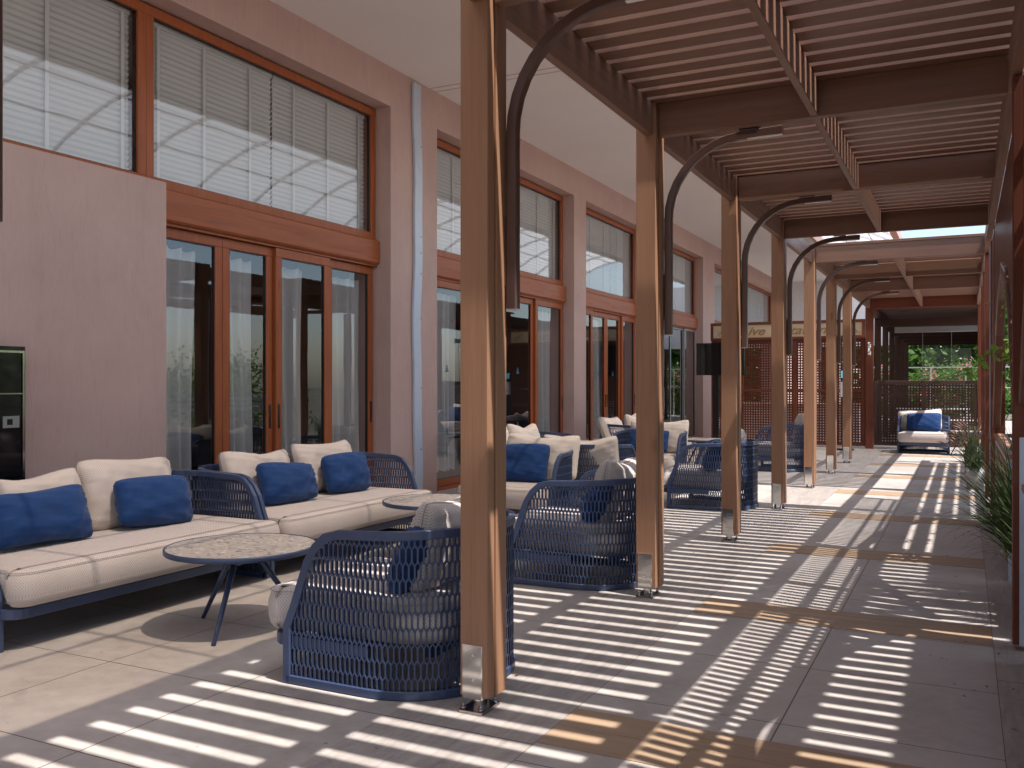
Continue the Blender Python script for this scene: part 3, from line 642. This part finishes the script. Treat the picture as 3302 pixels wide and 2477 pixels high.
# ---------------------------------------------------------------- far end: lattice walls, sign, red portal
por=thing('red_portal',(-1.85,21,0),'dark red timber portal of posts and a deep beam at the end of the pergola','portal',world=True)
for x0,x1 in ((-1.93,-1.77),): MB().bbox(x0,x1,21.0,21.15,0,3.245,.006).build('post','red_wood_z',por)
MB().bbox(.235,.40,21.0,21.15,0,3.245,.006).build('post','red_wood_z',por)
MB().bbox(-1.77,.235,21.02,21.12,3.02,3.245,.006,'x').build('lintel','red_wood_x',por)
def lattice(root,x0,x1,z0,z1,y,div,rails,wd='red_wood'):
    m=MB(); f=.07
    m.bbox(x0,x0+f,y,y+.06,z0,z1,.004); m.bbox(x1-f,x1,y,y+.06,z0,z1,.004)
    for d in div: m.bbox(d-.045,d+.045,y-.002,y+.06,z0,z1,.004)
    m.build('frame_post',wd+'_z',root)
    m=MB()
    for z in rails: m.bbox(x0+f,x1-f,y+.003,y+.057,z-.035,z+.035,.003,'x')
    m.build('rail',wd+'_x',root)
    m=MB(); x=x0+f
    while x<x1-f: m.box(x,x+.030,y+.031,y+.041,z0,z1); x+=.058
    z=z0
    while z<z1: m.box(x0+f,x1-f,y+.019,y+.030,z,z+.030); z+=.058
    m.build('lattice',wd+'_x',root)
l1=thing('lattice_wall',(-3.6,21.1,0),'tall red timber lattice wall under the carved sign','partition',world=True)
lattice(l1,-5.30,-1.94,.05,2.40,21.06,(-4.6,-3.42,-2.55),(.085,1.25,2.365))
l2=thing('lattice_wall',(-.8,21.1,0),'low dark red lattice fence behind the lone armchair','partition',world=True)
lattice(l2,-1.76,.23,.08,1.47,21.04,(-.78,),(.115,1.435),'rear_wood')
sg=thing('sign',(-3.6,21.0,2.4),'pale wooden sign reading Live Station with leaf sprigs, on top of the red lattice','sign',world=True)
m=MB(); m.bbox(-5.30,-1.94,20.99,21.1,2.402,2.46,.004,'x'); m.bbox(-5.30,-1.94,20.99,21.1,2.75,2.81,.004,'x'); m.box(-5.30,-5.24,20.995,21.09,2.46,2.75); m.box(-2.0,-1.94,20.995,21.09,2.46,2.75); m.build('sign_frame','red_wood_x',sg)
MB().box(-5.24,-2.0,21.02,21.06,2.46,2.75).build('sign_board','sign',sg)
for body,xa,xb in (('Live',-4.60,-4.05),('Station',-3.66,-2.72)):
    cu=bpy.data.curves.new('t','FONT'); cu.body=body; cu.size=.27; cu.shear=.4; cu.extrude=.004; cu.offset=.005
    to=bpy.data.objects.new('t',cu); C.objects.link(to); bpy.context.view_layer.update(); me=bpy.data.meshes.new_from_object(to.evaluated_get(bpy.context.evaluated_depsgraph_get())); bpy.data.objects.remove(to)
    xs_=[v.co.x for v in me.vertices]; sc=(xb-xa)/(max(xs_)-min(xs_))
    me.materials.clear(); me.materials.append(M['sign_ink']); lo=bpy.data.objects.new('word',me); C.objects.link(lo); lo.parent=sg; lo.scale=(sc,1.0,1); lo.rotation_euler=(R(90),0,0); lo.location=Vector((xa-min(xs_)*sc,21.015,2.515))-Vector(sg.location)
m=MB()
for x,s in ((-5.02,1),(-2.20,-1)):
    m.sweep([(x-s*.14,21.014,2.53),(x,21.014,2.60),(x+s*.14,21.014,2.68)],.008,.006,up=(0,1,0))
    for k in range(5):
        for q in (-1,1):
            px,pz=x-s*.1+s*.05*k,2.55+.026*k; m.sweep([(px,21.013,pz),(px+s*.02,21.012,pz+q*.028),(px+s*.05,21.013,pz+q*.05)],.018,.006,up=(0,1,0),taper=[.4,1,.2])
m.build('leaf_sprig','sign_ink',sg)
tv=thing('television',(-5.0,20.5,0),'black television on a black stand beside the red lattice','television',world=True)
MB().bbox(-5.50,-4.40,20.48,20.53,1.60,2.33,.008).build('screen','black_gloss',tv); MB().bbox(-5.14,-5.01,20.56,20.62,.05,2.1,.004).build('stand_post','black',tv); MB().box(-5.3,-4.8,20.3,20.8,0,.05).build('stand_base','black',tv); MB().box(-5.12,-5.03,20.53,20.56,1.8,2.05).build('bracket','black',tv)
ks=thing('dispenser_stand',(-2.27,20.3,0),'white dispenser on a black pole with a small blue screen, left of the red post','dispenser',world=True)
MB().bbox(-2.33,-2.25,20.34,20.38,.03,1.7,.004).build('pole','black',ks); MB().box(-2.45,-2.1,20.2,20.5,0,.03).build('base','black',ks)
MB().bbox(-2.36,-2.18,20.24,20.34,1.13,1.45,.02).build('dispenser','white_paint',ks); s=MB().bbox(-2.36,-2.20,20.3,20.34,1.50,1.74,.01).build('tablet','black',ks); MB().box(-2.345,-2.215,20.296,20.299,1.53,1.68).build('display','screen_glow',s)
def wall_light(x,y,z,label):
    t=thing('wall_light',(x,y,z),label,'wall lamp','steel wall lights on the posts'); m=MB(); m.cyl((0,0,.02),(0,0,.14),.045,n=16); m.cyl((0,0,-.14),(0,0,-.02),.045,n=16); m.build('shade','steel',t); MB().box(-.02,.02,.0,.055,-.04,.04).build('bracket','steel',t)
wall_light(-1.85,20.945,2.16,'steel up and down light on the dark red portal post')
# structure beyond: dark covered pergola with posts, glass partition
bp=thing('rear_pergola',(-.8,26,0),'dark covered timber pergola beyond the low lattice fence','pergola',world=True)
for k in range(6):
    y=23.2+2.35*k
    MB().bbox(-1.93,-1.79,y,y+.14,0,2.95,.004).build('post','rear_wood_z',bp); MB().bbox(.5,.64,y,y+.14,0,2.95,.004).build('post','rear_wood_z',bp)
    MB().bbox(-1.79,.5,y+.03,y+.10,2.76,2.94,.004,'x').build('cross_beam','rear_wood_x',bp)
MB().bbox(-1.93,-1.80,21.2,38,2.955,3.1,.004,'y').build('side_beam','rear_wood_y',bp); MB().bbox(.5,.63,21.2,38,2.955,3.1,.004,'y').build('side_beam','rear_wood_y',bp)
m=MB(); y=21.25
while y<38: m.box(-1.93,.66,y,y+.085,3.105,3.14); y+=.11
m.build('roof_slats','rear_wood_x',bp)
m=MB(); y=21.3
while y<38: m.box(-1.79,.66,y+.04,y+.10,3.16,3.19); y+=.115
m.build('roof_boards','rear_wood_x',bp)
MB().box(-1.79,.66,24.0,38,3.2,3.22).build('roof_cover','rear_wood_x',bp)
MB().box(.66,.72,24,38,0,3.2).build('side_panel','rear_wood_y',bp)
gp=thing('glass_partition',(-.6,22.2,1.4),'frameless glass partition with a grey top rail above the low lattice fence','glass screen',world=True)
MB().bbox(-1.42,.45,22.18,22.26,2.55,2.68,.006,'x').build('top_rail','grey_alu',gp); MB().bbox(-1.42,.45,22.18,22.26,1.38,1.43,.006,'x').build('bottom_rail','grey_alu',gp)
for a,b in ((-1.42,-.85),(-.84,-.27),(-.26,.30)):
    g=MB(); g.v=[(a,22.22,1.43),(b,22.22,1.43),(b,22.22,2.55),(a,22.22,2.55)]; g.face((0,1,2,3)); g.build('pane','far_glass',gp)
    MB().box(b,b+.01,22.212,22.228,1.43,2.55).build('edge_trim','grey_alu',gp)
lw=thing('glazed_extension',(-3,27,0),'white walled glazed extension beyond the red lattice','building',world=True)
MB().box(-6.3,-2.0,34.0,34.3,2.75,5.1).build('wall','pale_wall',lw)
m=MB(); 
for x in (-6.3,-5.1,-4.0,-3.05,-2.1): m.box(x,x+.07,34.02,34.1,0,2.75)
m.build('mullion','white_paint',lw)
# loose ends of food counters seen as dark shapes behind the lattice
ct=thing('service_counter',(-3.6,22.6,0),'long pale counter standing behind the tall red lattice','counter',world=True)
MB().bbox(-5.1,-2.2,22.5,23.1,0,.88,.01).build('body','pale_wall',ct); MB().bbox(-5.15,-2.15,22.45,23.15,.88,.93,.01).build('counter_top','terrazzo',ct)
ct=thing('serving_table',(-.6,24,0),'white topped serving table with clutter behind the low lattice fence','table',world=True)
MB().box(-1.5,.1,23.8,24.6,.78,.82).build('table_top','white_paint',ct)
for x in (-1.45,.03):
    for y in (23.85,24.52): MB().box(x,x+.04,y,y+.04,0,.78).build('leg','white_paint',ct)
# ---------------------------------------------------------------- vegetation
def leafcloud(mb,pts,rad,n,size,rnd,droop=0):
    for _ in range(n):
        c=Vector(rnd.choice(pts)); p=c+Vector((rnd.gauss(0,1),rnd.gauss(0,1),rnd.gauss(0,1)))*rad*.5
        a=Vector((rnd.uniform(-1,1),rnd.uniform(-1,1),rnd.uniform(-.8,.6))).normalized(); b=a.cross(Vector((rnd.uniform(-1,1),rnd.uniform(-1,1),rnd.uniform(-1,1)))).normalized(); L=size*rnd.uniform(.6,1.3)
        q=len(mb.v); mb.v+=[tuple(p),tuple(p+a*L*.5+b*L*.3),tuple(p+a*L),tuple(p+a*L*.5-b*L*.3)]; mb.face((q,q+1,q+2,q+3))
rnd=random.Random(9)
def shrub(name,x0,x1,y0,y1,z0,z1,n,size,label,cat,mat='leaf',flowers=0,clump=.35,trunk=True):
    t=thing(name,((x0+x1)/2,(y0+y1)/2,z0),label,cat,world=True); pts=[(rnd.uniform(x0,x1),rnd.uniform(y0,y1),z0+(z1-z0)*rnd.random()**.8) for _ in range(max(8,n//90))]
    m=MB(); leafcloud(m,pts,clump,n,size,rnd); m.build('foliage',mat,t)
    if trunk:
        m=MB()
        for p in pts[::4]:
            b=((x0+x1)/2+(p[0]-(x0+x1)/2)*.5,(y0+y1)/2+(p[1]-(y0+y1)/2)*.7,z0-.3); m.cyl(b,p,.02,.008,n=5)
        m.build('stem','stem',t)
    if flowers:
        m=MB(); leafcloud(m,[(p[0],p[1]-.3,p[2]+.15) for p in pts[::3]],.3,flowers,size*.9,rnd); m.build('blossom','pink_petal',t)
    return t
shrub('flowering_bush',-3.2,-.6,39.5,41,0,1.9,5200,.12,'flowering bush with pink blossoms beyond the rear pergola','bush',flowers=500)
shrub('flowering_bush',-.6,1.4,40,42,0,2.1,4200,.12,'dark green bush with a few blossoms right of the flowering one beyond the rear pergola','bush',flowers=160)
shrub('garden_tree',-7,-2.5,44,47,0,5.5,9000,.36,'green trees behind the white railing beyond the far end','tree',clump=.8)
shrub('garden_tree',-2.5,3,45,48,0,5.5,9000,.36,'dense green tree above the flowering bushes at the far end','tree',clump=.8)
for i in range(5):
    shrub('garden_hedge',3.3,4.6,-5+5*i,-.4+5*i,-.2,2.0,5200,.10,['clipped leafy hedge beside the path behind the camera','clipped leafy hedge across the path from the nearest posts','clipped leafy hedge across the path, seen through the arched opening','clipped leafy hedge beyond the planter bench','clipped leafy hedge at the far end of the path'][i],'hedge',clump=.5)
shrub('garden_tree',3.4,5.6,8,12,1.2,5.0,7000,.13,'bright green tree seen through the pointed opening of the right screen','tree','leaf_bright',clump=.7)
shrub('garden_tree',3.4,6,0,4,1.2,5.2,5000,.14,'leafy tree over the hedge near the camera','tree','leaf',clump=.8)
rl=thing('white_railing',(-1,38.6,0),'white metal railing in front of the flowering bushes','railing',world=True)
m=MB(); m.box(-4,2,38.58,38.62,2.02,2.06); m.box(-4,2,38.58,38.62,1.25,1.28)
for x in (-3.6,-2.4,-1.2,0,1.2): m.box(x,x+.05,38.57,38.61,0,2.02)
m.build('rails','white_paint',rl)
# ---------------------------------------------------------------- right-hand ribbed screen with pointed arches
scn=thing('ribbed_screen',(.3,6,0),'dark ribbed timber screen with pointed arch openings along the right side','screen',world=True)
CEN=[-1.2,3.5,8.2,12.9]
def zl(y):
    d=min(abs(y-c) for c in CEN); K=[(0,2.33),(.25,2.28),(.83,2.17),(1.1,2.02),(1.4,1.86),(1.6,1.66),(1.8,1.45),(2.1,1.2),(2.36,.9)]
    for (a,b),(c,e) in zip(K[:-1],K[1:]):
        if d<=c: return b+(e-b)*(d-a)/(c-a)
    return .9
m=MB(); y=-3.5
while y<11.7:
    z=zl(y+.025)+.05
    if z<2.95: m.bbox(.272,.300,y,y+.052,z,3.02,.004)
    y+=.083
m.build('ribs','screen_wood',scn)
m=MB()
for z0,z1 in ((2.60,2.655),(2.28,2.335)): m.box(.301,.32,-3.5,11.72,z0,z1)
m.build('rail','pergola_wood_y',scn)
for c in CEN[:3]:
    ys=[c-2.3+4.6*i/40 for i in range(41)]; MB().sweep([(.288,y,zl(y)) for y in ys if y<11.7],.07,.075,up=(1,0,0)).build('arch_board','screen_wood',scn)
for y,x in ((5.45,.225),(6.3,.26),(.75,.24),(1.6,.26),(10.5,.268),(11.62,.262)):
    p=MB().bbox(x,x+.10,y,y+.11,.03 if y<6 else .0,3.02,.005).build('post','red_wood_z',scn)
    if y in (5.45,11.62): MB().bbox(x+.03 if y<6 else x-.012,x+.11 if y<6 else x-.002,y-.008 if y<6 else y+.02,y-.001 if y<6 else y+.06,.03,1.12 if y<6 else 2.95,.001).build('steel_strip','blue_white',p)
# tall red post with pale stripe next to the open bay, and the posts beyond it
rp=thing('red_post',(.25,12.75,0),'red timber post with a pale metal strip at the right, beyond the ribbed screen','post',world=True)
MB().bbox(.225,.36,12.72,12.86,0,3.02,.005).build('shaft','red_wood_z',rp); MB().box(.2265,.2235,12.74,12.78,0,3.0).build('metal_strip','blue_white',rp)
rp=thing('red_post',(.28,15.1,0),'slim red timber post behind the striped one on the right','post',world=True)
MB().bbox(.235,.36,14.95,15.09,0,3.02,.005).build('shaft','red_wood_z',rp)
rp=thing('red_post',(.28,17.2,0),'red timber post at the right close to the lone armchair','post',world=True)
MB().bbox(.245,.37,17.1,17.24,0,3.02,.005).build('shaft','red_wood_z',rp)
# outer roof that throws the narrow light bars on the right of the floor
orf=thing('outer_roof',(1.2,6,3.2),'slatted timber roof outside the ribbed screen','roof',world=True)
m=MB(); y=-3
while y<7.9:
    near=min(abs(y-(c+2.35)) for c in CEN)<.75; x1=1.72 if near else 1.255
    m.box(.90,x1,y,y+.108,3.252,3.275); 
    if near: m.box(x1,2.6,y,y+.16,3.252,3.275)
    else: m.box(1.255,2.6,y,y+.16,3.252,3.275)
    y+=.15
m.build('slats','pergola_wood_x',orf)
m=MB(); m.box(.78,.90,-3,18,3.18,3.25); m.box(.545,.575,-3,8,3.18,3.25); m.box(2.55,2.65,-3,18,3.05,3.25); m.build('beam','pergola_wood_y',orf)
m=MB(); x=.90
while x<2.5: m.box(x,x+.125,7.9,17.6,3.255,3.28); x+=.178
m.build('long_slats','pergola_wood_y',orf)
m=MB()
for y in (-2.9,.75,5.45,7.9,10.45,12.75,14.95,17.5): m.box(.27,2.6,y,y+.14,3.10,3.178)
m.build('cross_beam','pergola_wood_x',orf)
for y in (-2.9,5.45,12.75,17.5): MB().box(2.53,2.67,y,y+.14,-.05,3.05).build('post','pergola_wood_z',orf)
# planters and bench
def planter(x0,x1,y0,y1,h,label):
    t=thing('planter_box',(x0,y0,0),label,'planter','timber clad planter boxes',world=True)
    m=MB(); y=y0+.05
    while y<y1-.09: m.bbox(x0+.008,x0+.028,y,y+.075,.06,h-.04,.003); y+=.083
    x=x0+.05
    while x<x1-.09: m.bbox(x,x+.075,y0+.008,y0+.028,.06,h-.04,.003); x+=.083
    m.build('cladding','pergola_wood_z',t)
    m=MB()
    for xx in (x0,x1-.045):
        for yy in (y0,y1-.045): m.box(xx,xx+.045,yy,yy+.045,0,h-.037)
    m.box(x0+.002,x0+.03,y0+.045,y1-.045,h-.09,h-.04) ; m.build('corner_frame','blue_white',t)
    m=MB(); m.bbox(x0-.015,x0+.10,y0-.015,y1+.015,h-.036,h,.006,'y'); m.bbox(x1-.10,x1+.015,y0-.015,y1+.015,h-.036,h,.006,'y'); m.box(x0+.1,x1-.1,y0-.015,y0+.10,h-.036,h); m.box(x0+.1,x1-.1,y1-.1,y1+.015,h-.036,h); m.build('top_rim','pergola_wood_y',t)
    MB().box(x0+.03,x1-.03,y0+.03,y1-.03,.1,h-.1).build('soil','soil',t); return t
planter(.275,.72,7.35,10.4,.90,'timber clad planter box with pale metal corners under the pointed opening')
planter(.268,.72,2.2,5.2,.90,'timber clad planter box at the very right edge before the dark post')
planter(.34,.72,5.75,7.2,.34,'low planter box holding the long grass beside the dark post')
wr=thing('garden_railing',(2.9,9,0),'pale blue garden railing seen through the pointed opening','railing',world=True)
m=MB()
for z in (.78,.90,1.02): m.box(2.88,2.93,4,18,z,z+.06)
m.build('rail','blue_white',wr); m=MB()
for y in (4,6.3,8.6,10.9,13.2,15.5,17.8): m.box(2.88,2.93,y,y+.05,-.02,1.1)
m.build('upright','blue_white',wr)
def grass(loc,n,L,label,spread=1.0,bias=(-.35,0),heads=0,seed=1):
    rd=random.Random(seed); t=thing('ornamental_grass',loc,label,'grass plant'); m=MB()
    def blade(az,el,L,w,hd=False):
        pts=[]; p=Vector((rd.gauss(0,.05),rd.gauss(0,.07),0)); d=Vector((math.cos(az)*math.cos(el)+bias[0]*.5,math.sin(az)*math.cos(el)+bias[1],math.sin(el))).normalized()
        st=10; 
        for i in range(st+1):
            pts.append(tuple(p)); p=p+d*L/st; d=(d+Vector((0,0,-1))*(.07+.20*(i/st))*spread).normalized()
        return pts,w
    for i in range(n):
        pts,w=blade(rd.uniform(0,2*PI),R(rd.uniform(42,86)),L*rd.uniform(.55,1.15),.006*rd.uniform(.7,1.3)); k=len(pts)
        q=len(m.v); sd=Vector((rd.uniform(-1,1),rd.uniform(-1,1),0)).normalized()
        for i,p in enumerate(pts):
            ww=w*(1-(i/(k-1))**1.6)+.0004; m.v+=[tuple(Vector(p)+sd*ww),tuple(Vector(p)-sd*ww)]
        for i in range(k-1): m.face((q+2*i,q+2*i+1,q+2*i+3,q+2*i+2),None,True)
    m.build('blades','grass',t)
    if heads:
        m=MB()
        for i in range(heads):
            pts,w=blade(rd.uniform(0,2*PI),R(rd.uniform(60,85)),L*1.15,.004); pts=[Vector(p) for p in pts]; m.sweep(pts[:8],.004,.004,round_=4)
            m.sweep(pts[7:],.022,.022,round_=5,taper=[.3,1,.8,.2][:len(pts[7:])])
        m.build('seed_heads','seed_head',t)
    return t
grass((.36,6.7,.31),420,.80,'large clump of long arching green grass spilling over the floor beside the dark post',1.0,(-.35,0),0,1)
grass((.40,6.1,.27),110,.6,'smaller clump of dark grass tucked behind the large arching one',1.0,(-.3,0),0,2)
for x,y,s,lab in ((.12,13.6,3,'reddish fountain grass with seed heads beside the striped red post'),(.10,15.9,4,'pale feathery fountain grass near the small side table'),(.14,18.2,5,'far fountain grass with pink seed heads behind the side table')):
    t=grass((x,y,.26),120,.50,lab,.85,(-.25,0),16,s); m=MB(); m.cyl((0,0,-.26),(0,0,.02),.10,.12,n=20); m.build('pot','pot',t)
# climbing vine on the arch
vn=thing('climbing_vine',(.3,8.5,1),'bright green climbing vine hanging in the pointed opening of the right screen','vine',world=True)
m=MB(); pts=[]
for k in range(9):
    y=7.5+rnd.uniform(0,2.6); x=.38+rnd.uniform(0,.5); z=.9; pp=[]
    for i in range(9): pp.append((x,y,z)); x+=rnd.uniform(-.05,.05); y+=rnd.uniform(-.1,.1); z+=.15
    m.sweep(pp,.007,.007,round_=5); pts+=pp
m.build('stem','stem',vn)
m=MB(); leafcloud(m,pts,.12,900,.085,rnd); m.build('foliage','leaf_bright',vn)
vt=thing('climbing_vine',(.2,8,1.6),'small sprig of bright leaves reaching over the walkway from the right screen','vine',world=True)
m=MB(); pp=[(.32,8.6,1.72),(.22,8.7,1.66),(.13,8.75,1.60),(.05,8.8,1.50)]; m.sweep(pp,.005,.005,round_=5); m.build('stem','stem',vt); m=MB(); leafcloud(m,pp,.06,34,.075,rnd); m.build('foliage','leaf_bright',vt)
m=MB(); rl_=random.Random(77)
for _ in range(150):
    x=rl_.choice([rl_.uniform(-4.6,.2),rl_.uniform(-.2,.22),rl_.uniform(-2.2,-1.7)]); y=rl_.uniform(2,20); a=rl_.uniform(0,6.3); L=rl_.uniform(.006,.02); w=L*rl_.uniform(.2,.45)
    c,s_=math.cos(a),math.sin(a); q=len(m.v); z=.005
    m.v+=[(x-c*L,y-s_*L,z),(x+s_*w,y-c*w,z+rl_.uniform(.001,.006)),(x+c*L,y+s_*L,z+rl_.uniform(0,.005)),(x-s_*w,y+c*w,z)]; m.face((q,q+1,q+2,q+3))
plain('dry_leaf',(.13,.075,.03,1),.8,0,.2,.4,5)
tag(m.build('leaf_litter','dry_leaf'),'dry leaf crumbs scattered over the paving','leaf litter',None,'stuff')
for o in list(bpy.data.objects):
    for k in ('world_parts','_w'):
        if k in o: del o[k]
